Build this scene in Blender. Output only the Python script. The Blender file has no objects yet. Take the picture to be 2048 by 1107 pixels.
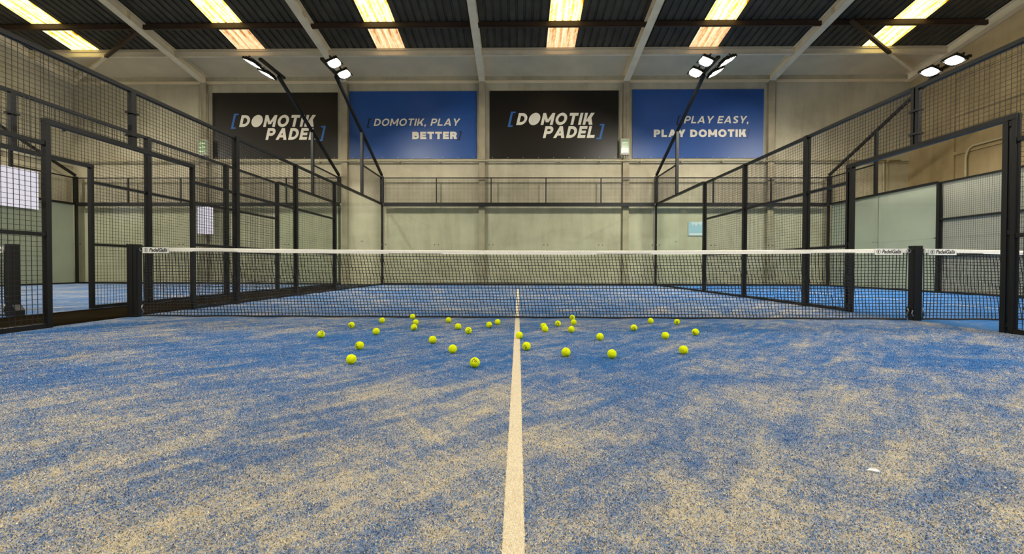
import bpy, math, random
import numpy as np
from mathutils import Vector, Matrix, Euler

random.seed(7)
SC = bpy.context.scene
COL = SC.collection
PI = math.pi

# ------------------------------------------------------------------ camera
CAM_POS = Vector((-0.0005, -5.393, 0.661))
cam_data = bpy.data.cameras.new('camera')
cam = bpy.data.objects.new('camera', cam_data)
COL.objects.link(cam)
cam_data.sensor_fit = 'HORIZONTAL'
cam_data.sensor_width = 36.0
cam_data.lens = 841.36 / 2048 * 36.0
cam_data.shift_y = -9.07 / 2048
cam_data.clip_start = 0.02
cam.matrix_world = (Matrix.Translation(CAM_POS) @ Matrix.Rotation(0.0148, 4, 'Z')
                    @ Matrix.Rotation(PI / 2 - 0.0132, 4, 'X') @ Matrix.Rotation(0.0027, 4, 'Z'))
SC.camera = cam

# ------------------------------------------------------------------ world, exposure
world = bpy.data.worlds.new('world')
SC.world = world
world.use_nodes = True
bg = world.node_tree.nodes['Background']
bg.inputs[0].default_value = (0.75, 0.82, 0.9, 1)
bg.inputs[1].default_value = 0.6
SC.view_settings.view_transform = 'Standard'
SC.view_settings.look = 'None'
SC.view_settings.gamma = 1.0
SC.view_settings.use_curve_mapping = False
SC.view_settings.exposure = 0.0
SC.cycles.transparent_max_bounces = 24
SC.cycles.max_bounces = 8
SC.cycles.diffuse_bounces = 4

LAMP_STRENGTH = 690.0
SKY_STRENGTH = 1.35


# ------------------------------------------------------------------ material helpers
def nt(name):
    m = bpy.data.materials.new(name)
    m.use_nodes = True
    n = m.node_tree
    n.nodes.clear()
    return m, n


def node(n, kind, **kw):
    x = n.nodes.new(kind)
    for k, v in kw.items():
        if k.startswith('i_'):
            x.inputs[k[2:].replace('_', ' ')].default_value = v
        else:
            setattr(x, k, v)
    return x


def link(n, a, ao, b, bi):
    n.links.new(a.outputs[ao], b.inputs[bi])


def rgb(r, g, b):
    f = lambda c: (c / 255 / 12.92) if c / 255 <= 0.04045 else ((c / 255 + 0.055) / 1.055) ** 2.4
    return (f(r), f(g), f(b), 1)


def plain(name, col, rough=0.5, metal=0.0, var=0.12, scale=6.0, bump=0.0, bscale=120.0, spec=0.5):
    """A surface colour with slow mottling and optional fine relief."""
    m, n = nt(name)
    out = node(n, 'ShaderNodeOutputMaterial')
    p = node(n, 'ShaderNodeBsdfPrincipled')
    p.inputs['Roughness'].default_value = rough
    p.inputs['Metallic'].default_value = metal
    p.inputs['Specular IOR Level'].default_value = spec
    tc = node(n, 'ShaderNodeTexCoord')
    no = node(n, 'ShaderNodeTexNoise')
    no.inputs['Scale'].default_value = scale
    no.inputs['Detail'].default_value = 4
    link(n, tc, 'Object', no, 'Vector')
    mp = node(n, 'ShaderNodeMapRange')
    mp.inputs['From Min'].default_value = 0.25
    mp.inputs['From Max'].default_value = 0.75
    mp.inputs['To Min'].default_value = 1 - var
    mp.inputs['To Max'].default_value = 1 + var
    link(n, no, 'Fac', mp, 'Value')
    mx = node(n, 'ShaderNodeMix', data_type='RGBA', blend_type='MULTIPLY')
    mx.inputs['Factor'].default_value = 1
    mx.inputs['A'].default_value = col
    link(n, mp, 'Result', mx, 'B')
    link(n, mx, 'Result', p, 'Base Color')
    if bump:
        nb = node(n, 'ShaderNodeTexNoise')
        nb.inputs['Scale'].default_value = bscale
        nb.inputs['Detail'].default_value = 3
        link(n, tc, 'Object', nb, 'Vector')
        b = node(n, 'ShaderNodeBump')
        b.inputs['Strength'].default_value = bump
        b.inputs['Distance'].default_value = 0.01
        link(n, nb, 'Fac', b, 'Height')
        link(n, b, 'Normal', p, 'Normal')
    link(n, p, 'BSDF', out, 'Surface')
    return m


def ramp(n, stops):
    r = node(n, 'ShaderNodeValToRGB')
    e = r.color_ramp.elements
    while len(e) < len(stops):
        e.new(0.5)
    for k, (pos, c) in enumerate(stops):
        e[k].position = pos
        e[k].color = c
    return r


def noise(n, vec, scale, detail=2.0, rough=0.5, dist=0.0):
    x = node(n, 'ShaderNodeTexNoise')
    x.inputs['Scale'].default_value = scale
    x.inputs['Detail'].default_value = detail
    x.inputs['Roughness'].default_value = rough
    x.inputs['Distortion'].default_value = dist
    n.links.new(vec, x.inputs['Vector'])
    return x


def mapping(n, tc, sc=(1, 1, 1), rot=(0, 0, 0), loc=(0, 0, 0), out='Object'):
    m = node(n, 'ShaderNodeMapping', vector_type='TEXTURE')       # turned first, stretched after
    m.inputs['Scale'].default_value = [1.0 / c for c in sc]
    m.inputs['Rotation'].default_value = rot
    m.inputs['Location'].default_value = loc
    n.links.new(tc.outputs[out], m.inputs['Vector'])
    return m.outputs['Vector']


def math_node(n, op, a, b=None, clamp=False):
    x = node(n, 'ShaderNodeMath', operation=op, use_clamp=clamp)
    for i, v in enumerate((a, b)):
        if v is None:
            continue
        if isinstance(v, (int, float)):
            x.inputs[i].default_value = v
        else:
            n.links.new(v, x.inputs[i])
    return x.outputs[0]


def turf_material(name, sand_bias, near=0.0, tone=1.0, blades=False):
    """Short blue carpet of artificial grass with quartz sand swept over it in drifts."""
    m, n = nt(name)
    out = node(n, 'ShaderNodeOutputMaterial')
    p = node(n, 'ShaderNodeBsdfPrincipled')
    p.inputs['Roughness'].default_value = 0.85
    p.inputs['Specular IOR Level'].default_value = 0.15
    tc = node(n, 'ShaderNodeTexCoord')
    # sand drifts, dragged sideways by the players
    d1 = noise(n, mapping(n, tc, (0.62, 0.85, 1), (0, 0, 0.5)), 1.0, 5, 0.6, 0.8)
    d2 = noise(n, mapping(n, tc, (1.3, 3.0, 1), (0, 0, 0.7), (3, 7, 0)), 1.0, 5, 0.6, 1.6)
    d3 = noise(n, mapping(n, tc, (4.2, 9.5, 1), (0, 0, -0.7), (11, 2, 0)), 1.0, 4, 0.6, 1.8)
    s = math_node(n, 'MULTIPLY', d1.outputs['Fac'], 0.50)
    s = math_node(n, 'ADD', s, math_node(n, 'MULTIPLY', d2.outputs['Fac'], 0.70))
    s = math_node(n, 'ADD', s, math_node(n, 'MULTIPLY', d3.outputs['Fac'], 0.42))
    d4 = noise(n, mapping(n, tc, (1.5, 13.0, 1), (0, 0, 0.85), (4, 9, 0)), 1.0, 3, 0.55, 0.7)
    s = math_node(n, 'ADD', s, math_node(n, 'MULTIPLY', math_node(n, 'SUBTRACT', d4.outputs['Fac'], 0.5), 0.34))
    if near:
        # the end in front is more heavily dressed than the middle of the court
        sep = node(n, 'ShaderNodeSeparateXYZ')
        link(n, tc, 'Object', sep, 'Vector')
        g = node(n, 'ShaderNodeMapRange')
        g.interpolation_type = 'SMOOTHSTEP'
        g.inputs['From Min'].default_value = -2.2
        g.inputs['From Max'].default_value = -4.3
        g.inputs['To Min'].default_value = 0.0
        g.inputs['To Max'].default_value = near
        link(n, sep, 'Y', g, 'Value')
        s = math_node(n, 'ADD', s, g.outputs['Result'])
    s = math_node(n, 'SUBTRACT', s, 0.31 - sand_bias)          # local share of sand, about a half
    # fibres
    f1 = noise(n, mapping(n, tc, (1, 1, 1)), 130.0, 2, 0.6, 2.0)
    f2 = noise(n, mapping(n, tc, (1, 1, 1), (0, 0, 0.7)), 330.0, 2, 0.6, 1.0)
    f = math_node(n, 'ADD', math_node(n, 'MULTIPLY', f1.outputs['Fac'], 1.45),
                  math_node(n, 'MULTIPLY', f2.outputs['Fac'], 1.15))
    f = math_node(n, 'SUBTRACT', f, 0.80)
    if blades:                                        # each blade is either sandy or clean
        at_ = node(n, 'ShaderNodeAttribute', attribute_name='tuft')
        f = math_node(n, 'ADD', math_node(n, 'MULTIPLY', at_.outputs['Fac'], 0.46), 0.27)
    t = math_node(n, 'SUBTRACT', s, f)
    mr = node(n, 'ShaderNodeMapRange')
    mr.interpolation_type = 'SMOOTHSTEP'
    mr.inputs['From Min'].default_value = -0.05 if blades else -0.13
    mr.inputs['From Max'].default_value = 0.05 if blades else 0.15
    n.links.new(t, mr.inputs['Value'])
    B = lambda r, g_, b_: rgb(min(255, r * tone), min(255, g_ * tone), min(255, b_ * tone))
    blue = ramp(n, [(0.25, B(16, 52, 100)), (0.55, B(38, 96, 156)), (0.8, B(84, 140, 194))])
    if blades:
        a2 = node(n, 'ShaderNodeAttribute', attribute_name='shade')
        n.links.new(a2.outputs['Fac'], blue.inputs['Fac'])
    else:
        n.links.new(f2.outputs['Fac'], blue.inputs['Fac'])
    sand = ramp(n, [(0.25, rgb(150, 138, 112)), (0.55, rgb(210, 196, 164)), (0.8, rgb(248, 236, 206))])
    n.links.new(a2.outputs['Fac'] if blades else f1.outputs['Fac'], sand.inputs['Fac'])
    clean = blue.outputs['Color']
    if near:                                          # fibres grey with dust where the dressing is heavy
        du = node(n, 'ShaderNodeMix', data_type='RGBA')
        du.inputs['B'].default_value = rgb(112, 114, 116)
        n.links.new(math_node(n, 'MULTIPLY', g.outputs['Result'], 0.34 / near), du.inputs['Factor'])
        n.links.new(clean, du.inputs['A'])
        clean = du.outputs['Result']
    mx = node(n, 'ShaderNodeMix', data_type='RGBA')
    n.links.new(mr.outputs['Result'], mx.inputs['Factor'])
    n.links.new(clean, mx.inputs['A'])
    n.links.new(sand.outputs['Color'], mx.inputs['B'])
    link(n, mx, 'Result', p, 'Base Color')
    bp = node(n, 'ShaderNodeBump')
    bp.inputs['Strength'].default_value = 0.55
    bp.inputs['Distance'].default_value = 0.004
    n.links.new(f, bp.inputs['Height'])
    if not blades:
        link(n, bp, 'Normal', p, 'Normal')
    link(n, p, 'BSDF', out, 'Surface')
    return m


def glass_material():
    """Toughened glass with a faint green body colour, its gloss rising at grazing angles."""
    m, n = nt('toughened_glass')
    out = node(n, 'ShaderNodeOutputMaterial')
    tr = node(n, 'ShaderNodeBsdfTransparent')
    tr.inputs['Color'].default_value = (0.950, 0.975, 0.962, 1)
    gl = node(n, 'ShaderNodeBsdfGlossy')
    gl.inputs['Roughness'].default_value = 0.02
    gl.inputs['Color'].default_value = (0.95, 1, 0.97, 1)
    lw = node(n, 'ShaderNodeLayerWeight')
    lw.inputs['Blend'].default_value = 0.5
    fr = math_node(n, 'ADD', math_node(n, 'MULTIPLY', math_node(n, 'POWER', lw.outputs['Facing'], 5.0), 0.6), 0.03)
    mx = node(n, 'ShaderNodeMixShader')
    n.links.new(fr, mx.inputs['Fac'])
    link(n, tr, 'BSDF', mx, 1)
    link(n, gl, 'BSDF', mx, 2)
    link(n, mx, 'Shader', out, 'Surface')
    return m


def emit(name, col, strength):
    m, n = nt(name)
    out = node(n, 'ShaderNodeOutputMaterial')
    e = node(n, 'ShaderNodeEmission')
    e.inputs['Color'].default_value = col
    e.inputs['Strength'].default_value = strength
    link(n, e, 'Emission', out, 'Surface')
    return m


def skylight_material(name, dark, mid, bright, strength, lo, hi):
    """Daylit translucent sheet, darker along its ribs and littered with leaves."""
    m, n = nt(name)
    out = node(n, 'ShaderNodeOutputMaterial')
    e = node(n, 'ShaderNodeEmission')
    tc = node(n, 'ShaderNodeTexCoord')
    a = noise(n, mapping(n, tc, (14, 0.7, 1)), 1.0, 3, 0.6, 0.4)
    b = noise(n, mapping(n, tc, (6, 2.5, 1), (0, 0, 0.1), (5, 0, 0)), 2.0, 4, 0.65, 0.8)
    s = math_node(n, 'ADD', math_node(n, 'MULTIPLY', a.outputs['Fac'], 0.6), math_node(n, 'MULTIPLY', b.outputs['Fac'], 0.4))
    sep = node(n, 'ShaderNodeSeparateXYZ')
    link(n, tc, 'Object', sep, 'Vector')
    fr = math_node(n, 'FRACT', math_node(n, 'MULTIPLY', sep.outputs['X'], 4 / 0.95))
    rib = math_node(n, 'GREATER_THAN', fr, 0.66)                    # darker tone over each rib
    s = math_node(n, 'SUBTRACT', s, math_node(n, 'MULTIPLY', rib, 0.07))
    r = ramp(n, [(lo, dark), ((lo + hi) / 2, mid), (hi, bright)])
    n.links.new(s, r.inputs['Fac'])
    link(n, r, 'Color', e, 'Color')
    e.inputs['Strength'].default_value = strength
    link(n, e, 'Emission', out, 'Surface')
    return m


def wall_material(name, base, stain):
    m, n = nt(name)
    out = node(n, 'ShaderNodeOutputMaterial')
    p = node(n, 'ShaderNodeBsdfPrincipled')
    p.inputs['Roughness'].default_value = 0.85
    p.inputs['Specular IOR Level'].default_value = 0.2
    tc = node(n, 'ShaderNodeTexCoord')
    a = noise(n, mapping(n, tc, (0.5, 0.5, 0.8)), 1.0, 6, 0.6, 0.5)
    b = noise(n, mapping(n, tc, (3, 3, 0.7)), 1.0, 5, 0.6, 0.2)
    s = math_node(n, 'ADD', math_node(n, 'MULTIPLY', a.outputs['Fac'], 0.6), math_node(n, 'MULTIPLY', b.outputs['Fac'], 0.4))
    r = ramp(n, [(0.32, stain), (0.62, base)])
    n.links.new(s, r.inputs['Fac'])
    link(n, r, 'Color', p, 'Base Color')
    g = noise(n, mapping(n, tc), 60.0, 3, 0.6)
    bp = node(n, 'ShaderNodeBump')
    bp.inputs['Strength'].default_value = 0.15
    bp.inputs['Distance'].default_value = 0.01
    link(n, g, 'Fac', bp, 'Height')
    link(n, bp, 'Normal', p, 'Normal')
    link(n, p, 'BSDF', out, 'Surface')
    return m


M = {
    'frame': plain('black_powder_coat', rgb(10, 10, 9), 0.5, 0.0, 0.15, 9, spec=0.35),
    'wire': plain('black_wire', rgb(26, 24, 22), 0.55, 0.0, 0.1),
    'net': plain('black_net_cord', rgb(24, 24, 26), 0.8),
    'tape': plain('white_webbing', rgb(252, 248, 236), 0.8, var=0.06, scale=40, bump=0.2, bscale=400),
    'tag': plain('white_vinyl', rgb(238, 236, 226), 0.5, var=0.02),
    'ink': plain('black_ink', rgb(26, 26, 30), 0.6),
    'steel': plain('zinc_steel', rgb(150, 150, 148), 0.35, 0.9),
    'turf': turf_material('blue_sanded_turf', -0.13, 0.10, 1.08),
    'blades': turf_material('blue_turf_blades', -0.11, 0.09, 1.16, blades=True),
    'line_blades': plain('sandy_white_blades', rgb(250, 238, 214), 0.9, var=0.1, scale=300, spec=0.1),
    'turf_wide': turf_material('blue_sanded_turf_wide', -0.10, 0.0, 1.15),
    'turf_single': turf_material('blue_fresh_turf', -0.30, 0.0, 1.22),
    'line': plain('sandy_white_turf', rgb(214, 202, 178), 0.9, var=0.14, scale=140, bump=0.6, bscale=260, spec=0.1),
    'concrete': plain('grey_concrete', rgb(120, 114, 102), 0.85, var=0.2, scale=2, bump=0.2, bscale=60),
    'path': plain('dark_brown_screed', rgb(30, 25, 17), 1.0, var=0.25, scale=3, bump=0.3, bscale=80, spec=0.0),
    'wall': wall_material('beige_plaster', rgb(195, 187, 162), rgb(162, 154, 130)),
    'wallside': wall_material('tan_plaster', rgb(176, 158, 122), rgb(140, 122, 90)),
    'white': plain('cream_paint', rgb(218, 202, 168), 0.7, var=0.1, scale=1.2, bump=0.1, bscale=40),
    'steelpaint': plain('cream_steel_paint', rgb(236, 222, 190), 0.55, var=0.1, scale=3),
    'sheet': plain('dark_roof_sheet', rgb(66, 61, 50), 0.6, 0.0, 0.35, 2.5),
    'purlin': plain('brown_primer', rgb(64, 46, 33), 0.7, 0.0, 0.25, 2),
    'glass': glass_material(),
    'lens': emit('lit_lamp_lens', (1.0, 0.94, 0.82, 1), LAMP_STRENGTH),
    'skylight': skylight_material('daylit_sheet', rgb(150, 92, 8), rgb(255, 200, 66), rgb(255, 246, 170), SKY_STRENGTH * 2.0, 0.30, 0.50),
    'skylight_aged': skylight_material('aged_daylit_sheet', rgb(170, 108, 60), rgb(236, 186, 128), rgb(255, 228, 186), SKY_STRENGTH, 0.30, 0.58),
    'board_black': plain('matt_black_print', rgb(19, 14, 9), 0.42, var=0.1, scale=2),
    'board_blue': plain('matt_blue_print', rgb(32, 78, 146), 0.42, var=0.08, scale=1.5),
    'print_white': plain('white_print', rgb(240, 232, 214), 0.5, var=0.04),
    'print_blue': plain('blue_print', rgb(52, 104, 174), 0.5, var=0.04),
    'print_navy': plain('navy_print', rgb(9, 15, 32), 0.5, var=0.04),
    'print_faint': plain('dull_blue_print', rgb(30, 62, 112), 0.5, var=0.04),
    'plastic': plain('grey_plastic', rgb(176, 172, 156), 0.5, var=0.04),
    'door_green': plain('green_tinted_door', rgb(130, 164, 112), 0.2, var=0.15, scale=9),
    'breaker': plain('pale_breaker', rgb(226, 240, 206), 0.4, var=0.03),
    'pipe': plain('painted_pipe', rgb(176, 168, 138), 0.6, var=0.12, scale=5),
    'poster_white': plain('white_poster', rgb(238, 236, 240), 0.5, var=0.03),
    'poster_blue': plain('pale_blue_poster', rgb(196, 226, 240), 0.5, var=0.1, scale=5),
    'felt': plain('optic_yellow_felt', (0.87, 0.97, 0.006, 1), 0.9, var=0.06, scale=60, bump=0.5, bscale=900, spec=0.1),
    'seam': plain('ball_seam', (0.34, 0.44, 0.06, 1), 0.8),
    'daylight': emit('window_reflection_glow', (0.78, 0.74, 0.82, 1), 0.95),  # glow put in for bright window reflections in the glass
    'blue_reflection': emit('blue_reflection_glow', (0.42, 0.70, 0.78, 1), 0.9),  # glow put in for a pale blue reflection in the side glass
    'white_reflection': emit('white_reflection_glow', (0.85, 0.92, 0.9, 1), 0.9),  # white parts of the same put-in reflection
    'column': plain('grey_column_paint', rgb(160, 149, 124), 0.8, var=0.2, scale=2.5, bump=0.2, bscale=50),
    'board_grey': plain('pale_grey_board', rgb(168, 168, 150), 0.7, var=0.06, scale=1.5),
    'scrap': plain('white_scrap', rgb(236, 236, 232), 0.7),
}


# ------------------------------------------------------------------ geometry helpers
class MB:
    """Collects vertices and faces; build() links them as one mesh object."""

    def __init__(self):
        self.v, self.f = [], []

    def face(self, pts):
        b = len(self.v)
        self.v += [tuple(p) for p in pts]
        self.f.append(tuple(range(b, b + len(pts))))
        return self

    def box(self, x0, x1, y0, y1, z0, z1):
        b = len(self.v)
        self.v += [(x0, y0, z0), (x1, y0, z0), (x1, y1, z0), (x0, y1, z0), (x0, y0, z1), (x1, y0, z1), (x1, y1, z1), (x0, y1, z1)]
        self.f += [tuple(b + i for i in q) for q in
                   ((0, 3, 2, 1), (4, 5, 6, 7), (0, 1, 5, 4), (1, 2, 6, 5), (2, 3, 7, 6), (3, 0, 4, 7))]
        return self

    def bar(self, p, q, w, h, up=(0, 0, 1)):
        """A square bar from p to q, w wide and h high."""
        p, q = Vector(p), Vector(q)
        d = (q - p).normalized()
        s = d.cross(Vector(up))
        if s.length < 1e-5:
            s = d.cross(Vector((0, 1, 0)))
        s.normalize()
        u = s.cross(d)
        b = len(self.v)
        for c in (p, q):
            for i, j in ((-1, -1), (1, -1), (1, 1), (-1, 1)):
                self.v.append(tuple(c + s * (i * w / 2) + u * (j * h / 2)))
        self.f += [tuple(b + i for i in k) for k in
                   ((0, 1, 2, 3), (7, 6, 5, 4), (0, 4, 5, 1), (1, 5, 6, 2), (2, 6, 7, 3), (3, 7, 4, 0))]
        return self

    def tube(self, pts, r, n=6, caps=True, closed=False):
        pts = [Vector(p) for p in pts]
        N = len(pts)
        b = len(self.v)
        ref = None
        for i, p in enumerate(pts):
            if closed:
                d = pts[(i + 1) % N] - pts[i - 1]
            else:
                d = pts[min(i + 1, N - 1)] - pts[max(i - 1, 0)]
            d.normalize()
            if ref is None:
                ref = Vector((0, 0, 1)) if abs(d.z) < 0.9 else Vector((1, 0, 0))
            s = d.cross(ref)
            if s.length < 1e-6:
                s = d.orthogonal()
            s.normalize()
            u = s.cross(d)
            ref = u
            for k in range(n):
                a = 2 * PI * (k + 0.5) / n
                self.v.append(tuple(p + s * (r * math.cos(a)) + u * (r * math.sin(a))))
        for i in range(N if closed else N - 1):
            j = (i + 1) % N
            for k in range(n):
                l = (k + 1) % n
                self.f.append((b + i * n + k, b + i * n + l, b + j * n + l, b + j * n + k))
        if caps and not closed:
            self.f.append(tuple(b + k for k in reversed(range(n))))
            self.f.append(tuple(b + (N - 1) * n + k for k in range(n)))
        return self

    def mesh(self, name):
        me = bpy.data.meshes.new(name)
        me.from_pydata(self.v, [], self.f)
        me.validate()
        me.update()
        return me

    def build(self, name, mat, parent=None, loc=(0, 0, 0), smooth=False):
        return put(name, self.mesh(name), mat, parent, loc, smooth)


def put(name, me, mat, parent=None, loc=(0, 0, 0), smooth=False):
    o = bpy.data.objects.new(name, me)
    COL.objects.link(o)
    o.location = loc
    if parent is not None:
        o.parent = parent
    if mat is not None and not me.materials:
        me.materials.append(M[mat])
    if smooth:
        for pl in me.polygons:
            pl.use_smooth = True
    return o


def bevel(o, w, seg=2):
    b = o.modifiers.new('edge', 'BEVEL')
    b.width = w
    b.segments = seg
    b.limit_method = 'ANGLE'
    return o


def tag(o, label, cat, group=None, kind=None):
    o['label'] = label
    o['category'] = cat
    if group:
        o['group'] = group
    if kind:
        o['kind'] = kind
    return o


def thing(name, loc, label, cat, group=None, kind=None, rz=0.0):
    o = bpy.data.objects.new(name, None)
    COL.objects.link(o)
    o.location = loc
    o.rotation_euler = (0, 0, rz)
    o.empty_display_size = 0.2
    return tag(o, label, cat, group, kind)


def kids(o):
    return [c for c in bpy.data.objects if c.parent == o]


CHILDREN = {}


def remember(o):
    CHILDREN[o.name] = [(c, [g for g in kids(c)]) for c in kids(o)]


def copy_tree(o, loc, label, rz=None, group=None):
    r = o.copy()
    COL.objects.link(r)
    r.location = loc
    r['label'] = label
    if group:
        r['group'] = group
    if rz is not None:
        r.rotation_euler = (0, 0, rz)
    for c, gs in CHILDREN[o.name]:
        d = c.copy()
        COL.objects.link(d)
        d.parent = r
        for g in gs:
            e = g.copy()
            COL.objects.link(e)
            e.parent = d
    return r


# ------------------------------------------------------------------ the hall
XL, XR = -16.85, 14.32          # side walls
YB, YF = 10.28, -14.3           # wall behind the courts, wall behind the viewer
YR = -2.0                       # ridge
ZE, SL = 7.75, 0.175            # eave height and roof slope
HT = 2.943                      # fence height
H4 = 3.924                      # raised fence height


def roof_z(y):
    return ZE + SL * (YB - y) if y > YR else ZE + SL * (YB - YR) - SL * (YR - y)


f = MB().box(XL - 0.3, XR + 0.3, YF - 0.3, YB + 0.3, -0.3, -0.02).build('floor', 'concrete')
tag(f, 'bare grey concrete floor slab around the courts', 'floor', kind='structure')
f = MB().box(-6.53, -5.05, YF, YB, -0.0195, 0.0).build('concrete_path', 'path')
tag(f, 'dark brown path between the two mesh fences', 'path', kind='structure')

zt = roof_z(YB)
w = MB().box(XL - 0.3, XR + 0.3, YB, YB + 0.3, -0.02, zt).build('wall_back', 'wall')
tag(w, 'stained beige wall carrying the four large posters', 'wall', kind='structure')
w = MB().box(XL - 0.3, XR + 0.3, YF - 0.3, YF, -0.02, zt).build('wall_front', 'wall')
tag(w, 'beige wall behind the viewer', 'wall', kind='structure')


def gable(name, x0, x1, mat, label):
    b = MB()
    prof = [(YF, -0.02), (YB, -0.02), (YB, zt), (YR, roof_z(YR + 1e-6)), (YF, zt)]
    n = len(prof)
    b.v = [(x0, y, z) for y, z in prof] + [(x1, y, z) for y, z in prof]
    b.f = [tuple(range(n)), tuple(range(2 * n - 1, n - 1, -1))] + [(i, i + n, (i + 1) % n + n, (i + 1) % n) for i in range(n)]
    return tag(b.build(name, mat), label, 'wall', kind='structure')


wl = gable('wall_left', XL - 0.3, XL, 'wall', 'tan end wall beyond the wide neighbouring court')
wr = gable('wall_right', XR, XR + 0.3, 'wallside', 'tan end wall beyond the narrow neighbouring court')
# rails and a pier on the end walls
MB().box(XR - 0.05, XR, 8.66, YB, 0, 7.9).build('wall_pier', 'wallside', wr)
for z in (4.40, 5.66, 6.86):
    MB().box(XR - 0.05, XR, YF, 8.659, z - 0.05, z + 0.05).build('wall_rail', 'wallside', wr)
for z in (4.45, 5.9, 7.33):
    MB().box(XL, XL + 0.06, YF, YB, z - 0.07, z + 0.07).build('wall_rail', 'wall', wl)

# ledges on the wall behind the courts
t = MB().box(XL, XR, YB - 0.05, YB, 7.45, 7.56).build('trim_1', 'white')
tag(t, 'rounded cream ledge along the top of the poster wall', 'ledge', kind='structure')
bevel(t, 0.02)
t = MB().box(XL, XR, YB - 0.05, YB, 4.565, 4.65).build('trim_2', 'wall')
tag(t, 'narrow plaster ledge under the row of posters', 'ledge', kind='structure')

# steel columns and rafters
COLX = (-11.72, -6.45, -1.35, 3.94, 9.21)
COLN = ('behind the wide court beside the first black poster', 'between the first black poster and the blue PLAY BETTER poster',
        'between the blue PLAY BETTER poster and the second black poster', 'between the second black poster and the PLAY EASY poster',
        'beyond the PLAY EASY poster')
for x, nm in zip(COLX, COLN):
    b = MB()
    b.box(x - 0.11, x + 0.11, YB - 0.15, YB - 0.135, 0, 7.5)
    b.box(x - 0.008, x + 0.008, YB - 0.134, YB - 0.012, 0, 7.5)
    b.box(x - 0.11, x + 0.11, YB - 0.011, YB + 0.001, 0, 7.5)
    tag(b.build('steel_column', 'column'), 'cream steel column ' + nm, 'column', 'columns of the poster wall', 'structure')

for x, nm in zip((XL + 0.13,) + COLX + (XR - 0.13,),
                 ('against the tan end wall of the wide court',) + tuple('above the column ' + c for c in COLN) + ('against the tan end wall of the narrow court',)):
    b = MB()
    ys = [YB - 0.02, YR]

    def slab(x0, x1, dz0, dz1):
        k = len(b.v)
        for y in ys:
            z = roof_z(y)
            b.v.extend([(x0, y, z + dz0), (x1, y, z + dz0), (x1, y, z + dz1), (x0, y, z + dz1)])
        b.f.extend([tuple(k + i for i in q) for q in ((0, 1, 2, 3), (7, 6, 5, 4), (0, 4, 5, 1), (1, 5, 6, 2), (2, 6, 7, 3), (3, 7, 4, 0))])
    slab(x - 0.115, x + 0.115, -0.315, -0.297)
    slab(x - 0.007, x + 0.007, -0.297, -0.05)
    slab(x - 0.115, x + 0.115, -0.05, -0.034)
    r = b.build('rafter_beam', 'steelpaint')
    tag(r, 'sloping cream roof rafter ' + nm, 'rafter', 'roof rafters', 'structure')
    if x > XL + 1 and x < XR - 1:                     # web stiffener
        MB().box(x - 0.11, x + 0.11, 7.1, 7.115, roof_z(7.1) - 0.297, roof_z(7.1) - 0.05).build('stiffener_plate', 'steelpaint', r)

# roof: corrugated sheets, daylight strips, painted eave panels
roof = thing('roof', (0, 0, 0), 'dark corrugated roof with six daylight strips above cream eave panels', 'roof', kind='structure')
PITCH = 0.95
KSKY = (-6, 0, 5, 11, 16, 22)


def sheet_mesh(y0, y1, name, down=False):
    prof = []
    rp = PITCH / 4
    for k in range(4):
        a = k * rp
        prof += [(a, 0.0), (a + 0.15, 0.0), (a + 0.168, 0.042), (a + rp - 0.018, 0.042)]
    prof += [(PITCH, 0.0)]
    b = MB()
    n = len(prof)
    for y in (y0, y1):
        z = roof_z(y)
        b.v += [(px, y, z + pz) for px, pz in prof]
    for y in (y0, y1):
        z = roof_z(y)
        b.v += [(px, y, z + pz + 0.004) for px, pz in prof]
    for i in range(n - 1):
        b.f.append((i, i + n, i + n + 1, i + 1))
        b.f.append((2 * n + i, 2 * n + i + 1, 3 * n + i + 1, 3 * n + i))
    return b.mesh(name)


YP1, YP2 = 8.86, 7.66
full = sheet_mesh(8.95, YR, 'roof_sheet')
full.materials.append(M['sheet'])
far = sheet_mesh(YR, YF, 'roof_sheet_far')
far.materials.append(M['sheet'])
low = sheet_mesh(8.95, YP2, 'skylight_low')
low2 = low.copy()
low.materials.append(M['skylight_aged'])
low2.materials.append(M['skylight'])
upp = sheet_mesh(YP2, YR, 'skylight_upper')
upp.materials.append(M['skylight'])
for k in range(-8, 26):
    x = -9.53 + k * PITCH
    if k in KSKY:
        put('skylight_panel', low2 if k in (-6, 22) else low, None, roof, (x, 0, 0))
        put('skylight_panel', upp, None, roof, (x, 0, 0))
    else:
        put('roof_sheet', full, None, roof, (x, 0, 0))
    put('roof_sheet', far, None, roof, (x, 0, 0))
edges = (XL - 0.3,) + COLX + (XR + 0.3,)
for a, b_ in zip(edges[:-1], edges[1:]):
    b = MB()
    for y in (YB + 0.3, 8.80):
        z = ZE + SL * (YB - y)
        b.v += [(a + 0.004, y, z - 0.03), (b_ - 0.004, y, z - 0.03), (b_ - 0.004, y, z - 0.005), (a + 0.004, y, z - 0.005)]
    b.f += [(0, 1, 2, 3), (7, 6, 5, 4), (0, 4, 5, 1), (1, 5, 6, 2), (2, 6, 7, 3), (3, 7, 4, 0)]
    b.build('eave_panel', 'white', roof)
# foam filler strip with the teeth that plug the ribs
b = MB()
YFI = 8.815
z = roof_z(YFI)
b.box(XL, XR, YFI - 0.012, YFI + 0.01, z - 0.075, z - 0.036)
for i in range(int((XR - XL) / (PITCH / 4)) + 1):
    a = -9.53 - 8 * PITCH + i * PITCH / 4
    b.box(a - 0.005, a + 0.155, YFI - 0.012, YFI + 0.01, z - 0.036, z - 0.002)
o = b.build('rib_filler', 'white', roof)

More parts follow.
